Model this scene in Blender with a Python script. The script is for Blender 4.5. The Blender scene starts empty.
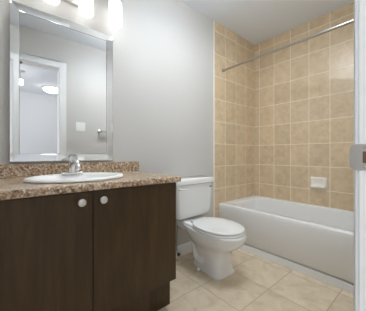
import bpy, bmesh, math, random
from mathutils import Vector, Matrix
PI = math.pi
random.seed(4)
S = bpy.context.scene
COL = S.collection

# ------------------------------------------------------------------ camera, world, light, exposure
cam_d = bpy.data.cameras.new('camera')
cam = bpy.data.objects.new('camera', cam_d); COL.objects.link(cam)
YAW = math.radians(39.921)
cam.location = (1.593, 0.0, 0.9675)
# looks along (-cos, sin) : rotate default -Z view up to horizontal, then about Z
cam.rotation_euler = (PI/2, 0, math.atan2(math.cos(YAW), math.sin(YAW)))
cam_d.sensor_width = 36.0
cam_d.lens = 36.0*214.38/366.0
cam_d.shift_y = -1.15/366.0
cam_d.clip_start = 0.01
S.camera = cam

W = bpy.data.worlds.new('world'); S.world = W
W.use_nodes = True
bgn = W.node_tree.nodes['Background']
bgn.inputs[0].default_value = (0.75, 0.87, 1.0, 1)
bgn.inputs[1].default_value = 1.0

def area(name, loc, rot, sx, sy, power, col):
    l = bpy.data.lights.new(name, 'AREA'); l.shape = 'RECTANGLE'
    l.size = sx; l.size_y = sy; l.energy = power; l.color = col
    o = bpy.data.objects.new(name, l); COL.objects.link(o)
    o.location = loc; o.rotation_euler = rot
    return o
# daylight coming through the window of the room behind the camera
area('window_daylight', (2.85, -1.79, 1.45), (PI/2, 0, 0), 2.3, 1.5, 19, (1.0, 0.985, 0.97))
VANITY_EMIT = 1.0
HALL_EMIT = 5.0
CEIL_FILL_EMIT = 15.0  # glow of the added bathroom fill lamp, out of view

S.view_settings.view_transform = 'Standard'
S.view_settings.look = 'None'
S.view_settings.gamma = 1.0
S.view_settings.use_curve_mapping = False
S.view_settings.exposure = 1.1
S.cycles.max_bounces = 14
S.cycles.diffuse_bounces = 8
S.cycles.glossy_bounces = 6
S.cycles.sample_clamp_indirect = 6.0
S.cycles.use_denoising = True

# ------------------------------------------------------------------ materials
def nmat(name, color, rough=0.5, metal=0.0, spec=0.5, coat=0.0):
    m = bpy.data.materials.new(name); m.use_nodes = True
    b = m.node_tree.nodes['Principled BSDF']
    b.inputs['Base Color'].default_value = (*color, 1)
    b.inputs['Roughness'].default_value = rough
    b.inputs['Metallic'].default_value = metal
    b.inputs['Specular IOR Level'].default_value = spec
    b.inputs['Coat Weight'].default_value = coat
    b.inputs['Coat Roughness'].default_value = 0.08
    return m
def N(m, t, **kw):
    n = m.node_tree.nodes.new(t)
    for k, v in kw.items():
        if k in n.inputs: n.inputs[k].default_value = v
        else: setattr(n, k, v)
    return n
def L(m, a, b): m.node_tree.links.new(a, b)
def bsdf(m): return m.node_tree.nodes['Principled BSDF']
def ramp(m, stops):
    r = m.node_tree.nodes.new('ShaderNodeValToRGB')
    el = r.color_ramp.elements
    while len(el) < len(stops): el.new(0.5)
    for e, (p, c) in zip(el, stops):
        e.position = p; e.color = (*c, 1)
    return r
def add_bump(m, height, strength, dist=0.002):
    b = N(m, 'ShaderNodeBump'); b.inputs['Strength'].default_value = strength
    b.inputs['Distance'].default_value = dist
    L(m, height, b.inputs['Height']); L(m, b.outputs[0], bsdf(m).inputs['Normal'])
def paint(name, col, rough=0.6, var=0.03, bump=0.05):
    m = nmat(name, col, rough)
    tc = N(m, 'ShaderNodeTexCoord')
    n = N(m, 'ShaderNodeTexNoise', Scale=260.0, Detail=2.0)
    L(m, tc.outputs['Object'], n.inputs['Vector'])
    add_bump(m, n.outputs[0], bump, 0.001)
    return m
def mix(m, fac, a, b):
    x = N(m, 'ShaderNodeMix'); x.data_type = 'RGBA'
    for src, i in ((fac, 0), (a, 6), (b, 7)):
        if isinstance(src, (tuple, list)): x.inputs[i].default_value = (*src, 1)
        elif isinstance(src, (int, float)): x.inputs[i].default_value = src
        else: L(m, src, x.inputs[i])
    return x.outputs[2]
def tile_mat(name, ax_u, ax_v, pu, pv, ou, ov, gw, c1, c2, c3, cg, rough, nscale):
    """square-laid tiles: pitch pu x pv along object axes ax_u, ax_v, grout lines passing through ou, ov"""
    m = nmat(name, c1, rough)
    tc = N(m, 'ShaderNodeTexCoord'); sp = N(m, 'ShaderNodeSeparateXYZ')
    L(m, tc.outputs['Object'], sp.inputs[0])
    masks, cells = [], []
    for ax, p, o in ((ax_u, pu, ou), (ax_v, pv, ov)):
        a = N(m, 'ShaderNodeMath', operation='SUBTRACT'); a.inputs[1].default_value = o
        L(m, sp.outputs[ax], a.inputs[0])
        d = N(m, 'ShaderNodeMath', operation='DIVIDE'); d.inputs[1].default_value = p
        L(m, a.outputs[0], d.inputs[0])
        fl = N(m, 'ShaderNodeMath', operation='FLOOR'); L(m, d.outputs[0], fl.inputs[0]); cells.append(fl)
        fr = N(m, 'ShaderNodeMath', operation='FRACT'); L(m, d.outputs[0], fr.inputs[0])
        c = N(m, 'ShaderNodeMath', operation='SUBTRACT'); c.inputs[1].default_value = 0.5
        L(m, fr.outputs[0], c.inputs[0])
        ab = N(m, 'ShaderNodeMath', operation='ABSOLUTE'); L(m, c.outputs[0], ab.inputs[0])
        mr = N(m, 'ShaderNodeMapRange'); mr.interpolation_type = 'SMOOTHSTEP'
        mr.inputs[1].default_value = 0.5 - gw*0.9/p; mr.inputs[2].default_value = 0.5 - gw*0.4/p
        L(m, ab.outputs[0], mr.inputs[0]); masks.append(mr)
    g = N(m, 'ShaderNodeMath', operation='MAXIMUM')
    L(m, masks[0].outputs[0], g.inputs[0]); L(m, masks[1].outputs[0], g.inputs[1])
    cx = N(m, 'ShaderNodeCombineXYZ'); L(m, cells[0].outputs[0], cx.inputs[0]); L(m, cells[1].outputs[0], cx.inputs[1])
    wn = N(m, 'ShaderNodeTexWhiteNoise'); L(m, cx.outputs[0], wn.inputs['Vector'])
    # mottled stone, shifted per tile
    off = N(m, 'ShaderNodeVectorMath', operation='MULTIPLY_ADD')
    L(m, wn.outputs['Color'], off.inputs[0]); off.inputs[1].default_value = (7, 7, 7)
    L(m, tc.outputs['Object'], off.inputs[2])
    n1 = N(m, 'ShaderNodeTexNoise', Scale=nscale, Detail=7.0, Roughness=0.62, Distortion=0.6)
    L(m, off.outputs[0], n1.inputs['Vector'])
    r = ramp(m, [(0.32, c2), (0.5, c1), (0.68, c3)]); L(m, n1.outputs[0], r.inputs[0])
    hv = N(m, 'ShaderNodeHueSaturation')
    mv = N(m, 'ShaderNodeMapRange'); mv.inputs[3].default_value = 0.94; mv.inputs[4].default_value = 1.06
    L(m, wn.outputs['Value'], mv.inputs[0]); L(m, mv.outputs[0], hv.inputs['Value'])
    L(m, r.outputs[0], hv.inputs['Color'])
    out = mix(m, g.outputs[0], hv.outputs[0], cg)
    L(m, out, bsdf(m).inputs['Base Color'])
    rr_ = N(m, 'ShaderNodeMapRange'); rr_.inputs[3].default_value = rough; rr_.inputs[4].default_value = 0.8
    L(m, g.outputs[0], rr_.inputs[0]); L(m, rr_.outputs[0], bsdf(m).inputs['Roughness'])
    inv = N(m, 'ShaderNodeMath', operation='SUBTRACT'); inv.inputs[0].default_value = 1.0
    L(m, g.outputs[0], inv.inputs[1]); add_bump(m, inv.outputs[0], 0.35, 0.0015)
    return m

M = {}
M['wall'] = paint('wall_grey_paint', (0.575, 0.562, 0.542))
M['hall_wall'] = paint('hall_pale_paint', (0.72, 0.725, 0.745))
M['ceiling'] = paint('ceiling_paint', (0.79, 0.83, 0.885), 0.8, 0.02, 0.12)
M['trim'] = nmat('trim_white_paint', (0.82, 0.825, 0.83), 0.35)
M['edge'] = nmat('tile_edge_trim', (0.86, 0.83, 0.77), 0.35)
TS = dict(pu=0.205, pv=0.25, gw=0.0046, c1=(0.675, 0.53, 0.35), c2=(0.60, 0.455, 0.29), c3=(0.73, 0.595, 0.415),
          cg=(0.90, 0.82, 0.68), rough=0.28, nscale=14.0)
M['tile_side'] = tile_mat('beige_tile_side', 1, 2, ou=1.768, ov=0.085, **TS)
TB = dict(TS, pu=0.2)
M['tile_back'] = tile_mat('beige_tile_back', 0, 2, ou=0.066, ov=0.085, **TB)
M['floor'] = tile_mat('beige_floor_tile', 0, 1, pu=0.34, pv=0.34, ou=0.467, ov=1.455, gw=0.0042,
                      c1=(0.71, 0.595, 0.44), c2=(0.61, 0.495, 0.35), c3=(0.77, 0.665, 0.52), cg=(0.50, 0.39, 0.28),
                      rough=0.34, nscale=11.0)
M['ceramic'] = nmat('white_ceramic', (0.83, 0.835, 0.83), 0.12, coat=0.3)
M['tub'] = nmat('white_tub_enamel', (0.83, 0.835, 0.835), 0.18, coat=0.2)
M['basin'] = nmat('bright_white_ceramic', (0.93, 0.93, 0.92), 0.35, spec=0.3)
M['plastic'] = nmat('white_plastic', (0.83, 0.835, 0.83), 0.25)
M['cream'] = nmat('cream_ceramic', (0.93, 0.90, 0.83), 0.15)
M['chrome'] = nmat('chrome', (0.82, 0.82, 0.83), 0.08, 1.0)
M['nickel'] = nmat('brushed_nickel', (0.62, 0.60, 0.58), 0.32, 1.0)
M['satin'] = nmat('satin_nickel_knob', (0.80, 0.78, 0.76), 0.28, 0.8)
M['dark_metal'] = nmat('dark_fitting', (0.10, 0.10, 0.11), 0.35, 0.8)
M['rod'] = nmat('dark_nickel_rod', (0.46, 0.43, 0.39), 0.28, 1.0)
M['steel'] = nmat('braided_steel', (0.28, 0.28, 0.29), 0.4, 0.8)
M['mirror'] = nmat('mirror_silver', (0.90, 0.91, 0.91), 0.0, 1.0)
M['mirror_bevel'] = nmat('mirror_bevel_silver', (0.86, 0.87, 0.87), 0.05, 1.0)
M['bead'] = nmat('mirror_bead', (0.35, 0.35, 0.34), 0.25, 1.0)
M['shadow_gap'] = nmat('caulk_grey', (0.22, 0.22, 0.22), 0.7)
M['carpet'] = paint('hall_floor', (0.45, 0.40, 0.34), 0.9)
M['hole'] = nmat('bare_wood_mortise', (0.16, 0.085, 0.05), 0.8)
M['acrylic'] = nmat('clear_acrylic', (0.85, 0.87, 0.88), 0.05)
bsdf(M['acrylic']).inputs['Transmission Weight'].default_value = 0.85
M['switch'] = nmat('switch_white', (0.86, 0.86, 0.85), 0.3)

def wood():
    m = nmat('dark_espresso_wood', (0.05, 0.03, 0.02), 0.40, spec=0.4)
    tc = N(m, 'ShaderNodeTexCoord'); mp = N(m, 'ShaderNodeMapping')
    mp.inputs['Scale'].default_value = (6, 6, 0.55)
    L(m, tc.outputs['Object'], mp.inputs[0])
    n1 = N(m, 'ShaderNodeTexNoise', Scale=3.2, Detail=5.0, Roughness=0.55, Distortion=1.2)
    L(m, mp.outputs[0], n1.inputs['Vector'])
    n2 = N(m, 'ShaderNodeTexNoise', Scale=42.0, Detail=3.0, Roughness=0.6)
    L(m, mp.outputs[0], n2.inputs['Vector'])
    a = N(m, 'ShaderNodeMath', operation='MULTIPLY_ADD'); a.inputs[1].default_value = 0.35
    L(m, n2.outputs[0], a.inputs[0]); L(m, n1.outputs[0], a.inputs[2])
    r = ramp(m, [(0.45, (0.046, 0.0255, 0.0085)), (0.7, (0.062, 0.036, 0.0135)), (0.9, (0.082, 0.050, 0.021))])
    L(m, a.outputs[0], r.inputs[0]); L(m, r.outputs[0], bsdf(m).inputs['Base Color'])
    add_bump(m, n2.outputs[0], 0.06, 0.001)
    return m
M['wood'] = wood()
def granite():
    m = nmat('brown_granite_laminate', (0.4, 0.3, 0.22), 0.3)
    tc = N(m, 'ShaderNodeTexCoord')
    n1 = N(m, 'ShaderNodeTexNoise', Scale=70.0, Detail=6.0, Roughness=0.7, Distortion=0.5)
    L(m, tc.outputs['Object'], n1.inputs['Vector'])
    r1 = ramp(m, [(0.36, (0.09, 0.045, 0.02)), (0.45, (0.30, 0.175, 0.09)), (0.53, (0.52, 0.385, 0.255)), (0.66, (0.70, 0.595, 0.47))])
    L(m, n1.outputs[0], r1.inputs[0])
    v = N(m, 'ShaderNodeTexVoronoi', Scale=120.0); L(m, tc.outputs['Object'], v.inputs['Vector'])
    sv = N(m, 'ShaderNodeSeparateColor'); L(m, v.outputs['Color'], sv.inputs[0])
    mr = N(m, 'ShaderNodeMapRange'); mr.inputs[1].default_value = 0.70; mr.inputs[2].default_value = 0.80
    L(m, sv.outputs[0], mr.inputs[0])
    n3 = N(m, 'ShaderNodeTexNoise', Scale=16.0, Detail=3.0); L(m, tc.outputs['Object'], n3.inputs['Vector'])
    k = N(m, 'ShaderNodeMapRange'); k.inputs[1].default_value = 0.45; k.inputs[2].default_value = 0.62
    L(m, n3.outputs[0], k.inputs[0])
    kk = N(m, 'ShaderNodeMath', operation='MULTIPLY'); L(m, mr.outputs[0], kk.inputs[0]); L(m, k.outputs[0], kk.inputs[1])
    c = mix(m, kk.outputs[0], r1.outputs[0], (0.075, 0.045, 0.03))
    mr2 = N(m, 'ShaderNodeMapRange'); mr2.inputs[1].default_value = 0.86; mr2.inputs[2].default_value = 0.92
    L(m, sv.outputs[1], mr2.inputs[0])
    c2 = mix(m, mr2.outputs[0], c, (0.72, 0.64, 0.55))
    L(m, c2, bsdf(m).inputs['Base Color'])
    return m
M['granite'] = granite()
def emit(name, col, strength):
    m = nmat(name, (0.9, 0.9, 0.9), 0.4)
    b = bsdf(m); b.inputs['Emission Color'].default_value = (*col, 1); b.inputs['Emission Strength'].default_value = strength
    return m
M['shade'] = emit('frosted_lit_glass', (1.0, 0.985, 0.965), VANITY_EMIT)
M['ceil_fill'] = emit('ceiling_fill_glow', (0.90, 0.96, 1.0), CEIL_FILL_EMIT)
M['drum'] = emit('fill_drum_glow', (0.90, 0.96, 1.0), CEIL_FILL_EMIT*0.38)
M['hall_lamp'] = emit('hall_lit_glass', (1.0, 0.95, 0.88), HALL_EMIT)
def pane():
    m = bpy.data.materials.new('window_glass'); m.use_nodes = True
    nt = m.node_tree; nt.nodes.clear()
    o = nt.nodes.new('ShaderNodeOutputMaterial'); t = nt.nodes.new('ShaderNodeBsdfTransparent')
    g = nt.nodes.new('ShaderNodeBsdfGlossy'); g.inputs['Roughness'].default_value = 0.02
    x = nt.nodes.new('ShaderNodeMixShader'); x.inputs[0].default_value = 0.06
    nt.links.new(t.outputs[0], x.inputs[1]); nt.links.new(g.outputs[0], x.inputs[2]); nt.links.new(x.outputs[0], o.inputs[0])
    return m
M['pane'] = pane()

# ------------------------------------------------------------------ mesh helpers
def obj(name, bm, mat, parent=None, smooth=True, bevel=0.0, seg=2, ang=0.6, local=None):
    bmesh.ops.remove_doubles(bm, verts=bm.verts, dist=1e-6)
    bmesh.ops.recalc_face_normals(bm, faces=bm.faces)
    me = bpy.data.meshes.new(name); bm.to_mesh(me); bm.free()
    o = bpy.data.objects.new(name, me); COL.objects.link(o)
    mats = mat if isinstance(mat, (list, tuple)) else [mat]
    for mm in mats: me.materials.append(mm)
    if smooth:
        for p in me.polygons: p.use_smooth = True
        if bevel <= 0:
            # sharp edges by angle
            b2 = bmesh.new(); b2.from_mesh(me)
            for e in b2.edges:
                if len(e.link_faces) == 2 and e.calc_face_angle(0) > ang: e.smooth = False
            b2.to_mesh(me); b2.free()
    if bevel > 0:
        md = o.modifiers.new('bevel', 'BEVEL'); md.width = bevel; md.segments = seg
        md.limit_method = 'ANGLE'; md.angle_limit = 0.6; md.harden_normals = True
    if parent:
        o.parent = parent
        o.matrix_parent_inverse = Matrix.Identity(4)
        # meshes are authored in world coordinates: shift so that they sit right under the parent
        o.data.transform(Matrix.Translation(-Vector(parent_world(parent))))
    return o
def parent_world(p):
    v = Vector((0, 0, 0))
    while p is not None:
        v += Vector(p.location); p = p.parent
    return v
def box(bm, x0, x1, y0, y1, z0, z1):
    vs = [bm.verts.new(c) for c in ((x0,y0,z0),(x1,y0,z0),(x1,y1,z0),(x0,y1,z0),(x0,y0,z1),(x1,y0,z1),(x1,y1,z1),(x0,y1,z1))]
    for f in ((0,3,2,1),(4,5,6,7),(0,1,5,4),(1,2,6,5),(2,3,7,6),(3,0,4,7)): bm.faces.new([vs[i] for i in f])
    return bm
def bx(*b):
    bm = bmesh.new()
    if isinstance(b[0], (tuple, list)):
        for q in b: box(bm, *q)
    else: box(bm, *b)
    return bm
def loft(rings, cap0=True, cap1=True, bm=None):
    bm = bm or bmesh.new()
    R = [[bm.verts.new(p) for p in r] for r in rings]
    n = len(R[0])
    for a, b in zip(R, R[1:]):
        for i in range(n):
            bm.faces.new((a[i], a[(i+1) % n], b[(i+1) % n], b[i]))
    if cap0: bm.faces.new(list(reversed(R[0])))
    if cap1: bm.faces.new(R[-1])
    return bm
def lathe(prof, origin, axis='z', n=32, bm=None, cap0=True, cap1=True):
    rings = []
    ox, oy, oz = origin
    for r, h in prof:
        ring = []
        for i in range(n):
            t = 2*PI*i/n; c, s = r*math.cos(t), r*math.sin(t)
            ring.append({'z': (ox+c, oy+s, oz+h), 'x': (ox+h, oy+c, oz+s), 'y': (ox+c, oy+h, oz+s)}[axis])
        rings.append(ring)
    return loft(rings, cap0, cap1, bm)
def tube(path, rad, n=14, bm=None):
    P = [Vector(p) for p in path]
    rads = rad if isinstance(rad, (list, tuple)) else [rad]*len(P)
    rings = []; prev = None
    for i, p in enumerate(P):
        t = (P[min(i+1, len(P)-1)] - P[max(i-1, 0)]).normalized()
        if prev is None:
            u = t.orthogonal().normalized()
        else:
            u = (prev - t*prev.dot(t)).normalized()
        prev = u; v = t.cross(u)
        rings.append([p + (u*math.cos(2*PI*k/n) + v*math.sin(2*PI*k/n))*rads[i] for k in range(n)])
    return loft(rings, True, True, bm)
def bez(p0, p1, p2, p3, n=12):
    out = []
    for i in range(n+1):
        t = i/n; a = (1-t)
        out.append(tuple(a**3*p0[k] + 3*a*a*t*p1[k] + 3*a*t*t*p2[k] + t**3*p3[k] for k in range(3)))
    return out
def rrect(x0, x1, y0, y1, r, z, n=8):
    r = min(r, (x1-x0)/2-1e-4, (y1-y0)/2-1e-4)
    out = []
    for cx, cy, a0 in ((x1-r, y1-r, 0), (x0+r, y1-r, PI/2), (x0+r, y0+r, PI), (x1-r, y0+r, 1.5*PI)):
        for i in range(n+1):
            t = a0 + PI/2*i/n
            out.append((cx + r*math.cos(t), cy + r*math.sin(t), z))
    return out
def egg(cx, cy, af, ab, b, z, p=2.0, n=56, k=0.0):
    out = []
    for i in range(n):
        t = 2*PI*i/n; c, s = math.cos(t), math.sin(t)
        e = 2.0/p
        cc = math.copysign(abs(c)**e, c)
        X = (af if c > 0 else ab)*cc; Y = b*math.copysign(abs(s)**e, s)*(1+k*cc)
        out.append((cx+X, cy+Y, z))
    return out

def thing(name, label, cat, loc, group=None):
    o = bpy.data.objects.new(name, None); COL.objects.link(o)
    o.empty_display_size = 0.1; o.location = loc
    o['label'] = label; o['category'] = cat
    if group: o['group'] = group
    return o
def tag(o, label, cat, group=None):
    o['label'] = label; o['category'] = cat
    if group: o['group'] = group
    return o
def struct(name, bm, mat, parent=None, **kw):
    o = obj(name, bm, mat, parent, **kw)
    if parent is None: o['kind'] = 'structure'
    return o
def copy_tree(o, parent=None):
    c = o.copy(); COL.objects.link(c)
    if parent: c.parent = parent
    for ch in list(o.children): copy_tree(ch, c)
    return c

# ------------------------------------------------------------------ the room
H = 2.44
XF = 1.497           # bathroom face of the door wall
XH = 1.617           # its other face
YB = 2.5965          # tiled back wall
YN = -0.30           # near side wall
YT = 1.776           # where tile starts on the left wall
Y0, Y1 = -0.205, 0.535   # door opening
ZD = 2.045
HX, HY0, HY1 = 4.70, -1.70, 2.0
struct('floor', bx(-0.1, XH, YN-0.1, YB+0.1, -0.1, 0.0), M['floor'], smooth=False)
struct('ceiling', bx(-0.1, XH, YN-0.1, YB+0.1, H, H+0.1), M['ceiling'], smooth=False)
struct('wall_left', bx(-0.1, 0.0, YN-0.1, YT, 0, H), M['wall'], smooth=False)
struct('wall_left_tiled', bx(-0.1, 0.0, YT, YB, 0, H), M['tile_side'], smooth=False)
struct('wall_back', bx(-0.1, XF, YB, YB+0.1, 0, H), M['tile_back'], smooth=False)
struct('wall_near', bx(0.0, XF, YN-0.1, YN, 0, H), M['wall'], smooth=False)
struct('wall_front', bx((XF, XH, Y1+0.02, YB+0.1, 0, H), (XF, XH, YN-0.1, Y0-0.02, 0, H), (XF, XH, Y0-0.02, Y1+0.02, ZD+0.02, H)),
       M['wall'], smooth=False)
# the room beyond the door (only seen in the mirror)
struct('floor_hall', bx(XH, HX, HY0-0.1, HY1, -0.1, 0.0), M['carpet'], smooth=False)
struct('ceiling_hall', bx(XH, HX, HY0-0.1, HY1, H, H+0.1), M['ceiling'], smooth=False)
struct('wall_hall_far', bx(HX, HX+0.1, HY0-0.1, HY1, 0, H), M['hall_wall'], smooth=False)
struct('wall_hall_right', bx(XH, HX, HY1, HY1+0.1, 0, H), M['hall_wall'], smooth=False)
WX0, WX1, WZ0, WZ1 = 1.66, 4.06, 0.65, 2.25
struct('wall_hall_left', bx((XH, WX0, HY0-0.1, HY0, 0, H), (WX1, HX, HY0-0.1, HY0, 0, H), (WX0, WX1, HY0-0.1, HY0, 0, WZ0), (WX0, WX1, HY0-0.1, HY0, WZ1, H)),
       M['hall_wall'], smooth=False)
struct('wall_hall_near', bx(XH-0.12, XH, HY0-0.1, YN-0.1, 0, H), M['hall_wall'], smooth=False)
win = bpy.data.objects.new('window_1', None); COL.objects.link(win); win.location = (2.86, HY0-0.05, WZ0); win['kind'] = 'structure'
fw = 0.05
obj('window_frame', bx((WX0, WX0+fw, HY0-0.07, HY0-0.01, WZ0, WZ1), (WX1-fw, WX1, HY0-0.07, HY0-0.01, WZ0, WZ1),
    (WX0+fw, WX1-fw, HY0-0.07, HY0-0.01, WZ0, WZ0+fw), (WX0+fw, WX1-fw, HY0-0.07, HY0-0.01, WZ1-fw, WZ1),
    (2.84, 2.88, HY0-0.07, HY0-0.01, WZ0+fw, WZ1-fw)), M['trim'], win, smooth=False)
obj('window_pane', bx(WX0+fw, WX1-fw, HY0-0.042, HY0-0.038, WZ0+fw, WZ1-fw), M['pane'], win, smooth=False)

# door frame: jamb lining, casing on the bathroom side, strike plate
door = bpy.data.objects.new('door_1', None); COL.objects.link(door); door.location = (XF+0.06, 0.165, 0); door['kind'] = 'structure'
XJ = 1.4915
obj('jamb', bx((XJ, XH+0.004, Y1, Y1+0.02, 0, ZD), (XJ, XH+0.004, Y0-0.02, Y0, 0, ZD), (XJ, XH+0.004, Y0-0.02, Y1+0.02, ZD, ZD+0.02)),
    M['trim'], door, bevel=0.0015)
CW = 0.075; XC = 1.4828
obj('casing', bx((XC, XF, Y1+0.003, Y1+0.003+CW, 0, ZD+0.004+CW), (XC, XF, Y0-0.003-CW, Y0-0.003, 0, ZD+0.004+CW),
    (XC, XF, Y0-0.003, Y1+0.003, ZD+0.004, ZD+0.004+CW)), M['trim'], door, bevel=0.004, seg=3)
# strike plate with rounded lip
def strike():
    bm = bmesh.new()
    z0, z1 = 0.9365, 0.9875; xa, xb = 1.4770, 1.545; r = 0.011
    out = []
    for cx, cz, a0 in ((xb-0.004, z1-0.004, 0), (xa+r, z1-r, PI/2), (xa+r, z0+r, PI), (xb-0.004, z0+0.004, 1.5*PI)):
        rr = r if cx < 1.5 else 0.004
        for i in range(7):
            t = a0 + PI/2*i/6; out.append((cx+rr*math.cos(t), cz+rr*math.sin(t)))
    def yl(x):  # lip curls toward the wall side at its tip
        d = max(0.0, 1.486 - x); return Y1 - 0.0022 + 0.0*d
    f = [bm.verts.new((x, yl(x), z)) for x, z in out]
    b = [bm.verts.new((x, yl(x)+0.0019, z)) for x, z in out]
    bm.faces.new(f); bm.faces.new(list(reversed(b)))
    n = len(out)
    for i in range(n): bm.faces.new((f[i], b[i], b[(i+1) % n], f[(i+1) % n]))
    return bm
sp = obj('strike_plate', strike(), M['nickel'], door, bevel=0.0006)
sp['label'] = 'brushed nickel strike plate with a curved lip'
obj('latch_hole', bx(1.498, 1.516, Y1-0.0026, Y1-0.0018, 0.951, 0.973), M['hole'], sp, smooth=False)
for z in (0.9435, 0.981):
    obj('screw', lathe([(0.0035, 0), (0.0030, -0.0008)], (1.502, Y1-0.0021, z), 'y', 16), M['chrome'], sp)

# baseboards
def baseboard(y0, y1):
    prof = [(0.0, 0.0), (0.014, 0.0), (0.014, 0.072), (0.011, 0.084), (0.007, 0.092), (0.006, 0.10), (0.0, 0.10)]
    return loft([[(x, y0, z) for x, z in prof], [(x, y1, z) for x, z in prof]])
struct('baseboard_left', baseboard(0.83, YT), M['trim'], ang=0.3)
struct('baseboard_front', bx(1.485, XF, Y1+0.003+CW, 1.84, 0, 0.10), M['trim'], bevel=0.004)
# white edge strip where tile meets paint, caulk in the tile corner
struct('trim_1', bx(0.0, 0.006, YT-0.012, YT+0.008, 0.10, H), M['edge'], bevel=0.003)
struct('trim_2', bx(0.002, XF-0.014, 1.8585, 1.874, 0.0, 0.060), M['trim'], bevel=0.003)

# ------------------------------------------------------------------ vanity cabinet
VY0, VY1 = YN+0.004, 0.825
van = thing('vanity_cabinet', 'dark espresso wood vanity cabinet with two slab doors under the speckled countertop', 'cabinet', (0.27, 0.27, 0))
CZ0 = 0.193; CZ1 = 0.796
obj('body', bx((0.003, 0.520, VY1-0.018, VY1, CZ0, CZ1), (0.003, 0.520, VY0, VY0+0.018, CZ0, CZ1), (0.003, 0.520, VY0+0.018, VY1-0.018, CZ0, CZ0+0.018),
    (0.003, 0.012, VY0+0.018, VY1-0.018, CZ0+0.018, CZ1), (0.44, 0.520, VY0+0.018, VY1-0.018, CZ1-0.045, CZ1), (0.502, 0.520, 0.30, 0.35, CZ0+0.018, CZ1-0.045)), M['wood'], van, smooth=False)
obj('toe_kick', bx((0.457, 0.475, VY0, VY1, 0.0, CZ0), (0.003, 0.457, VY1-0.018, VY1, 0.0, CZ0)), M['wood'], van, smooth=False)
GY = 0.325
def knob(y, z):
    prof = [(0.011, 0.0), (0.011, 0.002), (0.006, 0.004), (0.0055, 0.013), (0.011, 0.016), (0.0165, 0.019), (0.0178, 0.0225), (0.0165, 0.026), (0.010, 0.0285), (0.001, 0.0293)]
    return lathe(prof, (0.5405, y, z), 'x', 32)
for y0, y1, ky in ((VY0+0.12, GY-0.002, 0.271), (GY+0.002, VY1-0.001, 0.369)):
    d = obj('door', bx(0.5215, 0.5405, y0, y1, CZ0-0.001, CZ1-0.004), M['wood'], van, bevel=0.0012)
    kz = 0.749
    obj('knob', knob(ky, kz), M['satin'], d)['label'] = 'round satin nickel knob'
obj('filler_panel', bx(0.5215, 0.5405, VY0, VY0+0.116, CZ0-0.001, CZ1-0.004), M['wood'], van, bevel=0.0012)

# countertop with sink cut-out
CY0, CY1 = YN+0.003, 0.851
CT = 0.831
SCX, SCY, SAX, SAY = 0.288, 0.325, 0.196, 0.247
def countertop():
    bm = bmesh.new()
    x0, x1, y0, y1 = 0.003, 0.557, CY0, CY1
    zt, zb = CT, 0.797
    n = 64
    ell = [(SCX+(SAX-0.02)*math.cos(2*PI*i/n), SCY+(SAY-0.02)*math.sin(2*PI*i/n)) for i in range(n)]
    # outer outline sampled by the same angles
    def outer(inset):
        out = []
        xa, xb, ya, yb = x0, x1-inset, y0, y1-inset
        for i in range(n):
            t = 2*PI*i/n; c, s = math.cos(t), math.sin(t)
            k = min([((xb-SCX)/c if c > 1e-9 else (xa-SCX)/c if c < -1e-9 else 1e9), ((yb-SCY)/s if s > 1e-9 else (ya-SCY)/s if s < -1e-9 else 1e9)])
            out.append([SCX+k*c, SCY+k*s])
        for cx, cy in ((xa, ya), (xb, ya), (xb, yb), (xa, yb)):   # snap nearest samples onto corners
            j = min(range(n), key=lambda q: (out[q][0]-cx)**2+(out[q][1]-cy)**2); out[j] = [cx, cy]
        return out
    r = 0.010
    rings = [[(x, y, zb) for x, y in ell], [(x, y, zt) for x, y in ell]]
    for a in (1.0, 0.62, 0.3, 0.0):
        th = a*PI/2
        rings.append([(x, y, zt-r+r*math.sin(th)) for x, y in outer(r-r*math.cos(th))])
    rings.append([(x, y, zb+0.004) for x, y in outer(0)])
    rings.append([(x, y, zb) for x, y in outer(0.004)])
    rings.append(rings[0])
    return loft(rings, False, False)
ctop = thing('countertop', 'brown speckled stone-look countertop with a short backsplash on the dark vanity', 'countertop', (0.28, 0.28, 0.797))
obj('worktop', countertop(), M['granite'], ctop, ang=0.5)
obj('backsplash', bx(0.003, 0.022, CY0, CY1, CT, 0.910), M['granite'], ctop, bevel=0.004, seg=3)

# drop-in oval sink
def sink():
    rings = []
    def el(k, z, dx=0.0):
        return [(SCX+dx+(SAX+k)*math.cos(2*PI*i/72), SCY+(SAY+k)*math.sin(2*PI*i/72), z) for i in range(72)]
    for k, z in ((-0.014, CT-0.02), (-0.014, CT+0.001), (0.0, CT+0.001), (0.004, CT+0.006), (0.002, CT+0.013), (-0.006, CT+0.0175), (-0.014, CT+0.018)): rings.append(el(k, z))
    for k, z, dx in ((-0.034, CT+0.014, 0.008), (-0.040, CT+0.004, 0.010), (-0.050, CT-0.03, 0.012), (-0.066, CT-0.075, 0.012), (-0.095, CT-0.112, 0.010), (-0.135, CT-0.128, 0.006), (-0.166, CT-0.132, 0.0)): rings.append(el(k, z, dx))
    # underside of the bowl
    under = [el(-0.166, CT-0.142), el(-0.130, CT-0.138), el(-0.085, CT-0.120), el(-0.052, CT-0.08), el(-0.034, CT-0.03), el(-0.030, CT-0.02)]
    bm = loft(rings, True, True) if False else loft(list(reversed(under)) + list(reversed(rings[-1:])) if False else rings, False, True)
    loft(list(reversed(under)), False, True, bm)
    return bm
snk = thing('sink', 'white oval drop-in sink set into the brown speckled countertop', 'sink', (SCX, SCY, CT))
obj('basin', sink(), M['basin'], snk, ang=0.9)
obj('drain', lathe([(0.022, 0), (0.022, 0.002), (0.016, 0.0025), (0.014, 0.001), (0.002, 0.001)], (SCX, SCY, CT-0.1318), 'z', 24), M['chrome'], snk)

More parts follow.
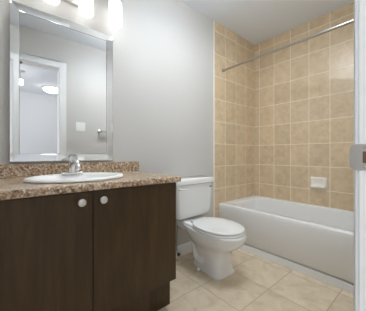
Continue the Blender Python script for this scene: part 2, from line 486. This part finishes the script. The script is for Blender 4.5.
# faucet
FX, FY, FZ = 0.130, 0.330, CT+0.0165
fau = thing('faucet', 'chrome faucet with a clear faceted knob standing at the back rim of the oval sink', 'faucet', (FX, FY, FZ))
def base_plate():
    rings = []
    for k, z in ((0, 0.0), (0, 0.006), (-0.003, 0.010), (-0.007, 0.0115)):
        rings.append([(x, y, FZ+z) for x, y, _ in rrect(FX-0.024-k, FX+0.024+k, FY-0.072-k, FY+0.060+k, 0.022, 0, 8)])
    return loft(rings)
obj('base_plate', base_plate(), M['chrome'], fau)
obj('body', lathe([(0.031, 0.009), (0.029, 0.018), (0.025, 0.045), (0.023, 0.062), (0.024, 0.072), (0.018, 0.077), (0.012, 0.079)], (FX, FY, FZ), 'z', 28), M['chrome'], fau)
obj('spout', tube(bez((FX+0.004, FY, FZ+0.040), (FX+0.04, FY, FZ+0.085), (FX+0.11, FY, FZ+0.090), (FX+0.125, FY, FZ+0.032), 14),
    [0.022, 0.022, 0.0215, 0.021, 0.020, 0.019, 0.018, 0.017, 0.016, 0.015, 0.0145, 0.014, 0.014, 0.0145, 0.0145], 18), M['chrome'], fau)
obj('knob_handle', lathe([(0.012, 0.078), (0.022, 0.083), (0.028, 0.092), (0.0285, 0.104), (0.023, 0.116), (0.012, 0.120), (0.002, 0.1205)], (FX, FY, FZ), 'z', 9), M['acrylic'], fau, smooth=False)
obj('knob_cap', lathe([(0.010, 0.1195), (0.010, 0.122), (0.002, 0.123)], (FX, FY, FZ), 'z', 18), M['chrome'], fau)

# ------------------------------------------------------------------ mirror
MY0, MY1, MZ0, MZ1 = 0.026, 0.6295, 0.924, 1.851
mir = thing('wall_mirror', 'tall rectangular mirror with a wide silvery border on the wall above the sink', 'mirror', (0.0, 0.328, MZ0))
obj('backing', bx(0.001, 0.010, MY0+0.002, MY1-0.002, MZ0+0.002, MZ1-0.002), M['dark_metal'], mir, smooth=False)
FWD = 0.044
obj('mirror_glass', bx(0.0105, 0.0145, MY0+FWD-0.006, MY1-FWD+0.006, MZ0+FWD-0.006, MZ1-FWD+0.006), M['mirror'], mir, smooth=False)
def frame_strip(a, b, ia, ib):
    """one mitred strip of mirror glass, a-b along the outside, ia-ib along the inside; ground bevels on both edges"""
    bm = bmesh.new()
    def P(p, x): return (x, p[0], p[1])
    def lerp(p, q, t): return (p[0]+(q[0]-p[0])*t, p[1]+(q[1]-p[1])*t)
    secs = [(0.0, 0.010), (0.0, 0.0225), (0.05, 0.0240), (0.95, 0.0180), (1.0, 0.0176), (1.0, 0.010)]
    A = [P(lerp(a, ia, t), x) for t, x in secs]; B = [P(lerp(b, ib, t), x) for t, x in secs]
    return loft([A, B])
o_ = [(MY0, MZ0), (MY1, MZ0), (MY1, MZ1), (MY0, MZ1)]
i_ = [(MY0+FWD, MZ0+FWD), (MY1-FWD, MZ0+FWD), (MY1-FWD, MZ1-FWD), (MY0+FWD, MZ1-FWD)]
for k in range(4):
    s = obj('frame_strip', frame_strip(o_[k], o_[(k+1) % 4], i_[k], i_[(k+1) % 4]), M['mirror_bevel'], mir, smooth=False)
def beads():
    bm = bmesh.new()
    e = 0.0016
    pts = [(MY0+FWD+e, MZ0+FWD+e), (MY1-FWD-e, MZ0+FWD+e), (MY1-FWD-e, MZ1-FWD-e), (MY0+FWD+e, MZ1-FWD-e)]
    for k in range(4):
        a, b = pts[k], pts[(k+1) % 4]
        ln = math.hypot(b[0]-a[0], b[1]-a[1]); n = int(ln/0.0055)
        for i in range(n):
            t = i/n; y = a[0]+(b[0]-a[0])*t; z = a[1]+(b[1]-a[1])*t
            bmesh.ops.create_icosphere(bm, subdivisions=1, radius=0.0019, matrix=Matrix.Translation((0.0155, y, z)))
    return bm
obj('bead_border', beads(), M['bead'], mir)

# ------------------------------------------------------------------ vanity light bar
lit = thing('vanity_light', 'chrome wall light bar with white glowing cylinder shades above the mirror', 'light', (0.0, 0.3165, 2.05))
obj('back_plate', bx(0.001, 0.026, 0.24, 0.393, 1.977, 2.11), M['nickel'], lit, bevel=0.004, seg=3)
obj('bar', bx(0.040, 0.062, -0.02, 0.653, 2.085, 2.107), M['chrome'], lit, bevel=0.003)
obj('mount_post', bx(0.026, 0.040, 0.29, 0.343, 2.075, 2.105), M['chrome'], lit, bevel=0.002)
for y in (0.021, 0.218, 0.415, 0.612):
    ar = obj('lamp_arm', lathe([(0.008, 2.095), (0.008, 2.125), (0.006, 2.127)], (0.051, y, 0), 'z', 16), M['chrome'], lit)
    ar2 = obj('lamp_holder', tube([(0.051, y, 2.118), (0.085, y, 2.118), (0.103, y, 2.112), (0.11, y, 2.098), (0.11, y, 2.085)], 0.007, 12), M['chrome'], lit)
    obj('socket', lathe([(0.012, 2.088), (0.024, 2.082), (0.026, 2.055), (0.026, 2.048)], (0.11, y, 0), 'z', 28), M['chrome'], lit)
    prof = [(0.024, 2.050), (0.040, 2.049), (0.0440, 2.044), (0.0445, 1.893), (0.0425, 1.887), (0.0395, 1.886), (0.0385, 1.890), (0.0385, 2.040), (0.024, 2.046)]
    obj('shade', lathe(prof + [prof[0]], (0.11, y, 0), 'z', 36, None, False, False), M['shade'], lit, ang=0.9)
    obj('bulb', lathe([(0.010, 2.046), (0.013, 2.02), (0.024, 1.985), (0.028, 1.96), (0.026, 1.94), (0.016, 1.925), (0.002, 1.920)], (0.11, y, 0), 'z', 24), M['shade'], lit)

# ------------------------------------------------------------------ toilet
TY = 1.322
toi = thing('toilet', 'white two-piece toilet with closed lid between the dark vanity and the bathtub', 'toilet', (0.36, TY, 0))
RIM = 0.365
def bowl():
    R = []
    # (z, cx, front, back, half width, power)
    for z, cx, af, ab, b, p, k in (
        (0.000, 0.358, 0.157, 0.205, 0.106, 4.5, 0.24),
        (0.016, 0.358, 0.156, 0.203, 0.104, 4.5, 0.24),
        (0.028, 0.358, 0.152, 0.195, 0.098, 4.0, 0.22),
        (0.090, 0.360, 0.152, 0.190, 0.096, 3.6, 0.20),
        (0.150, 0.362, 0.164, 0.190, 0.099, 3.1, 0.16),
        (0.190, 0.370, 0.172, 0.198, 0.106, 2.5, 0.08),
        (0.225, 0.385, 0.190, 0.220, 0.126, 2.4, 0.03),
        (0.260, 0.410, 0.218, 0.260, 0.149, 2.3, 0.0),
        (0.295, 0.425, 0.238, 0.300, 0.165, 2.25, 0.0),
        (0.330, 0.430, 0.248, 0.330, 0.172, 2.25, 0.0),
        (RIM-0.014, 0.430, 0.250, 0.350, 0.174, 2.3, 0.0),
        (RIM-0.004, 0.430, 0.248, 0.350, 0.173, 2.3, 0.0),
        (RIM, 0.430, 0.242, 0.345, 0.168, 2.3, 0.0)):
        R.append(egg(cx, TY+0.050*(1-z/RIM), af, ab, b, z, p, 64, k))
    # opening
    R.append(egg(0.45, TY, 0.18, 0.15, 0.115, RIM, 2.0, 64))
    R.append(egg(0.45, TY, 0.17, 0.14, 0.105, RIM-0.03, 2.0, 64))
    R.append(egg(0.45, TY, 0.10, 0.10, 0.070, RIM-0.12, 2.0, 64))
    R.append(egg(0.44, TY, 0.05, 0.05, 0.040, RIM-0.16, 2.0, 64))
    return loft(R)
bw = obj('bowl', bowl(), M['ceramic'], toi, ang=1.0)
# deck below the tank
def deck():
    R = []
    for z, k in ((0.30, -0.03), (0.33, -0.006), (0.350, 0.0), (RIM+0.012, 0.0), (RIM+0.020, -0.006)):
        R.append(rrect(0.045-k*0.2, 0.300+k, TY-0.130-k, TY+0.130+k, 0.045, z, 8))
    return loft(R)
obj('deck', deck(), M['ceramic'], toi, ang=0.9)
# trapway bulge on each side
for s in (-1, 1):
    P = [(0.43, 0.20), (0.38, 0.155), (0.32, 0.095), (0.265, 0.075), (0.235, 0.11), (0.225, 0.17), (0.23, 0.23)]
    pts = []
    for i in range(len(P)-1):
        for t in (0, .25, .5, .75):
            p0 = P[max(i-1, 0)]; p1 = P[i]; p2 = P[i+1]; p3 = P[min(i+2, len(P)-1)]
            f = lambda k: 0.5*((2*p1[k]) + (-p0[k]+p2[k])*t + (2*p0[k]-5*p1[k]+4*p2[k]-p3[k])*t*t + (-p0[k]+3*p1[k]-3*p2[k]+p3[k])*t**3)
            pts.append((f(0), TY+0.030+s*0.052, f(1)))
    obj('trapway', tube(pts, 0.042, 20), M['ceramic'], toi)
    obj('bolt_cap', lathe([(0.013, 0.014), (0.013, 0.024), (0.010, 0.031), (0.002, 0.034)], (0.30, TY+0.036+s*0.110, -0.012), 'z', 20), M['ceramic'], toi)
# seat and lid
def ring_plate(z0, z1, k, cut):
    R = []
    prof = ((z0, -0.004), (z0+0.003, 0.0), (z1-0.006, 0.0), (z1-0.002, -0.003), (z1, -0.010))
    for z, g in prof: R.append(egg(0.430, TY, 0.243+k+g, 0.200+k+g, 0.174+k+g, z, 2.2, 64))
    if cut:
        R.append(egg(0.45, TY, 0.17, 0.13, 0.11, z1-0.002, 2.0, 64)); R.append(egg(0.45, TY, 0.165, 0.125, 0.105, z0, 2.0, 64)); R.append(R[0])
        return loft(R, False, False)
    R.append(egg(0.437, TY, 0.13, 0.10, 0.08, z1+0.0025, 2.1, 64))
    return loft(R)
obj('seat', ring_plate(RIM+0.003, RIM+0.018, 0.0, True), M['plastic'], toi, ang=0.9)
lid = obj('lid', ring_plate(RIM+0.023, RIM+0.039, -0.002, False), M['plastic'], toi, ang=0.9)
for s in (-1, 1):
    obj('hinge', bx(0.222, 0.262, TY+s*0.075-0.02, TY+s*0.075+0.02, RIM+0.008, RIM+0.034), M['plastic'], lid, bevel=0.006, seg=3)
# tank
TZ0, TZ1 = 0.404, 0.700
def tank():
    R = []
    def ring(x1, hy, z, r): return rrect(0.022, x1, TY-hy, TY+hy, r, z, 8)
    for x1, hy, z, r in ((0.150, 0.150, TZ0-0.004, 0.03), (0.168, 0.175, TZ0, 0.035), (0.180, 0.192, TZ0+0.010, 0.04), (0.187, 0.204, TZ0+0.028, 0.042),
                         (0.191, 0.212, TZ0+0.060, 0.042), (0.194, 0.219, TZ0+0.14, 0.040), (0.196, 0.225, TZ1-0.02, 0.036), (0.196, 0.225, TZ1, 0.036)):
        R.append(ring(x1, hy, z, r))
    return loft(R)
tk = obj('tank', tank(), M['ceramic'], toi, ang=0.9)
def tank_lid():
    R = []
    for k, z in ((-0.008, TZ1+0.001), (0.0, TZ1+0.006), (0.0, TZ1+0.036), (-0.004, TZ1+0.047), (-0.014, TZ1+0.053)):
        R.append(rrect(0.016-k, 0.206+k, TY-0.237-k, TY+0.237+k, 0.022, z, 8))
    return loft(R)
obj('tank_lid', tank_lid(), M['ceramic'], toi, ang=0.9)
def flush():
    bm = lathe([(0.013, 0.0), (0.013, 0.006), (0.007, 0.008), (0.006, 0.020)], (0.196, TY-0.190, 0.670), 'x', 20)
    tube([(0.214, TY-0.200, 0.672), (0.216, TY-0.180, 0.671), (0.217, TY-0.150, 0.668), (0.217, TY-0.125, 0.665)], [0.006, 0.0075, 0.008, 0.006], 14, bm)
    return bm
obj('flush_lever', flush(), M['plastic'], tk)
def badge():
    R = [rrect(-0.015, 0.015, -0.006, 0.006, 0.004, h, 5) for h in (0.0, 0.0015)]
    R = [[(0.1955+p[2], TY+0.190+p[0], 0.665+p[1]) for p in r] for r in R]
    return loft(R)
obj('badge', badge(), M['dark_metal'], tk)['label'] = 'small dark oval maker badge'

# water supply: shut-off valve on the wall with hose to the tank
VXp, VYp = 0.055, 1.212
sup = thing('supply_pipe', 'thin water supply pipe with small shut-off valve rising from the floor beside the toilet', 'water pipe', (VXp, VYp, 0.0))
obj('floor_flange', lathe([(0.024, 0.0006), (0.024, 0.004), (0.014, 0.012), (0.010, 0.014)], (VXp, VYp, 0.0), 'z', 24), M['rod'], sup)
obj('riser', lathe([(0.0075, 0.010), (0.0075, 0.050)], (VXp, VYp, 0.0), 'z', 16), M['chrome'], sup)
obj('valve_body', lathe([(0.0085, 0.045), (0.013, 0.050), (0.013, 0.078), (0.0085, 0.083), (0.0085, 0.096)], (VXp, VYp, 0.0), 'z', 20), M['chrome'], sup)
obj('valve_handle', lathe([(0.005, 0.010), (0.005, 0.024), (0.015, 0.026), (0.016, 0.034), (0.012, 0.037)], (VXp, VYp, 0.064), 'x', 18), M['dark_metal'], sup)
obj('hose', tube(bez((VXp, VYp, 0.092), (VXp, VYp, 0.22), (VXp+0.004, VYp-0.002, 0.30), (0.085, VYp-0.006, 0.399), 12), 0.0055, 12), M['steel'], sup)

# ------------------------------------------------------------------ bathtub
TX0, TX1, TF, TB_ = 0.002, XF-0.004, 1.858, YB-0.003
TZ = 0.417
tubt = thing('bathtub', 'white alcove bathtub with plain apron against the beige tiled walls', 'bathtub', (0.75, 2.22, 0))
def bathtub():
    R = []
    g = lambda k, z, r: rrect(TX0, TX1, TF+k, TB_, r, z, 8)
    R.append(g(0.040, 0.0, 0.003)); R.append(g(0.040, 0.074, 0.003)); R.append(g(0.001, 0.074, 0.003)); R.append(g(0.0, 0.075, 0.003))
    R.append(g(0.0, 0.375, 0.003)); R.append(g(0.0, TZ-0.012, 0.003)); R.append(g(0.0035, TZ-0.0035, 0.004)); R.append(g(0.012, TZ, 0.006))
    q = lambda l, r_, f, b, z, r: rrect(TX0+l, TX1-r_, TF+f, TB_-b, r, z, 8)
    R.append(q(0.085, 0.085, 0.075, 0.048, TZ-0.001, 0.10))
    R.append(q(0.097, 0.095, 0.085, 0.056, TZ-0.007, 0.11))
    R.append(q(0.106, 0.102, 0.092, 0.062, TZ-0.025, 0.115))
    R.append(q(0.125, 0.120, 0.105, 0.074, TZ-0.15, 0.12))
    R.append(q(0.150, 0.150, 0.122, 0.090, TZ-0.28, 0.13))
    R.append(q(0.185, 0.185, 0.150, 0.118, TZ-0.335, 0.12))
    R.append(q(0.240, 0.240, 0.200, 0.170, TZ-0.350, 0.10))
    return loft(R)
obj('tub_body', bathtub(), M['tub'], tubt, ang=0.9)
obj('drain', lathe([(0.028, 0), (0.028, 0.003), (0.02, 0.004), (0.002, 0.004)], (1.17, 2.235, TZ-0.350), 'z', 24), M['chrome'], tubt)

# curtain rod
RZ, RY = 1.9297, 1.931
rod = thing('shower_curtain_rod', 'thin straight chrome shower curtain rod spanning above the bathtub', 'curtain rod', (0.0, RY, RZ))
obj('rod', lathe([(0.0118, 0.004), (0.0118, 0.95), (0.0130, 0.952), (0.0130, XF-0.004)], (0.0, RY, RZ), 'x', 24), M['rod'], rod)
for x, s in ((0.0, 1), (XF, -1)):
    obj('end_flange', lathe([(0.021, 0.0008*s), (0.021, 0.008*s), (0.0165, 0.020*s), (0.0140, 0.024*s)], (x, RY, RZ), 'x', 28), M['rod'], rod)

# soap dish
def soap():
    x0, x1, z0, z1 = 0.683, 0.842, 0.597, 0.722
    yb = YB-0.0008
    bm = bmesh.new()
    def ring(k, y, r): return [(p[0], y, p[1]) for p in rrect(x0+k, x1-k, z0+k, z1-k, r, 0, 6)]
    R = [ring(0, yb, 0.012), ring(0, yb-0.006, 0.012), ring(0.004, yb-0.014, 0.012), ring(0.010, yb-0.022, 0.012), ring(0.016, yb-0.026, 0.012), ring(0.022, yb-0.026, 0.012), ring(0.030, yb-0.019, 0.012)]
    loft(R, True, True, bm)
    # projecting tray lip along the lower half
    T = []
    for z, d in ((z0+0.002, 0.026), (z0+0.006, 0.042), (z0+0.018, 0.054), (z0+0.025, 0.056), (z0+0.029, 0.052)):
        T.append([(p[0], p[1], z) for p in rrect(x0+0.010, x1-0.010, yb-d, yb-0.006, 0.016, 0, 6)])
    loft(T, True, True, bm)
    return bm
tag(obj('soap_dish', soap(), M['cream'], ang=0.7), 'cream ceramic soap dish fixed to the beige tiled wall above the tub', 'soap dish')

# ------------------------------------------------------------------ things seen in the mirror
sw = thing('light_switch', 'white double light switch plate on grey wall, reflected in the mirror', 'light switch', (XF, 0.785, 1.335))
obj('plate', bx(XF-0.006, XF-0.0005, 0.728, 0.842, 1.277, 1.393), M['switch'], sw, bevel=0.003)
for y in (0.760, 0.810):
    obj('rocker', bx(XF-0.010, XF-0.006, y-0.017, y+0.017, 1.302, 1.368), M['switch'], sw, bevel=0.002)
tb = thing('towel_bar', 'chrome towel bar on grey wall, its end reflected in the mirror', 'towel bar', (XF, 1.25, 1.285))
for y in (1.03, 1.49):
    obj('bracket', lathe([(0.024, -0.0005), (0.024, -0.010), (0.012, -0.016), (0.011, -0.055), (0.015, -0.058), (0.015, -0.072), (0.004, -0.075)], (XF, y, 1.285), 'x', 24), M['chrome'], tb)
obj('rail', tube([(XF-0.062, 1.03, 1.285), (XF-0.062, 1.49, 1.285)], 0.013, 16), M['chrome'], tb)
dl = thing('ceiling_lamp', 'round glowing ceiling lamp in the room beyond the door, reflected in the mirror', 'ceiling lamp', (3.95, 0.83, H))
obj('lamp_base', lathe([(0.19, -0.0005), (0.19, -0.02), (0.175, -0.028)], (3.95, 0.83, H), 'z', 36), M['nickel'], dl)
obj('lamp_shade', lathe([(0.172, -0.028), (0.165, -0.055), (0.13, -0.085), (0.07, -0.100), (0.003, -0.104)], (3.95, 0.83, H), 'z', 36), M['hall_lamp'], dl)
pl = thing('pendant_lamp', 'small hanging lamp with a white glass shade, reflected at the mirror left edge', 'pendant lamp', (3.18, 0.23, H))
obj('canopy', lathe([(0.06, -0.0005), (0.06, -0.012), (0.02, -0.022)], (3.18, 0.23, H), 'z', 28), M['nickel'], pl)
obj('stem', lathe([(0.006, -0.020), (0.006, -0.12), (0.02, -0.125), (0.022, -0.15)], (3.18, 0.23, H), 'z', 16), M['nickel'], pl)
obj('lamp_shade', lathe([(0.024, -0.148), (0.034, -0.150), (0.037, -0.235), (0.033, -0.239), (0.002, -0.240)], (3.18, 0.23, H), 'z', 28), M['hall_lamp'], pl)

LX, LY = 0.78, 1.14  # unseen fill lamp, added to brighten the tub, toilet and floor
cl = thing('added_fill_lamp', 'added out-of-view fill light shaped as a round drum lamp on the bathroom ceiling', 'ceiling lamp', (LX, LY, H))
obj('lamp_base', lathe([(0.07, -0.0005), (0.07, -0.012), (0.02, -0.025), (0.012, -0.03), (0.012, -0.10)], (LX, LY, H), 'z', 32), M['nickel'], cl)
obj('drum_side', lathe([(0.200, -0.085), (0.203, -0.085), (0.203, -0.205), (0.200, -0.205), (0.200, -0.085)], (LX, LY, H), 'z', 40, None, False, False), M['drum'], cl)
obj('diffuser', lathe([(0.198, -0.195), (0.198, -0.203), (0.12, -0.210), (0.003, -0.212)], (LX, LY, H), 'z', 40), M['ceil_fill'], cl)
obj('top_diffuser', lathe([(0.198, -0.100), (0.198, -0.095), (0.003, -0.094)], (LX, LY, H), 'z', 40), M['drum'], cl)
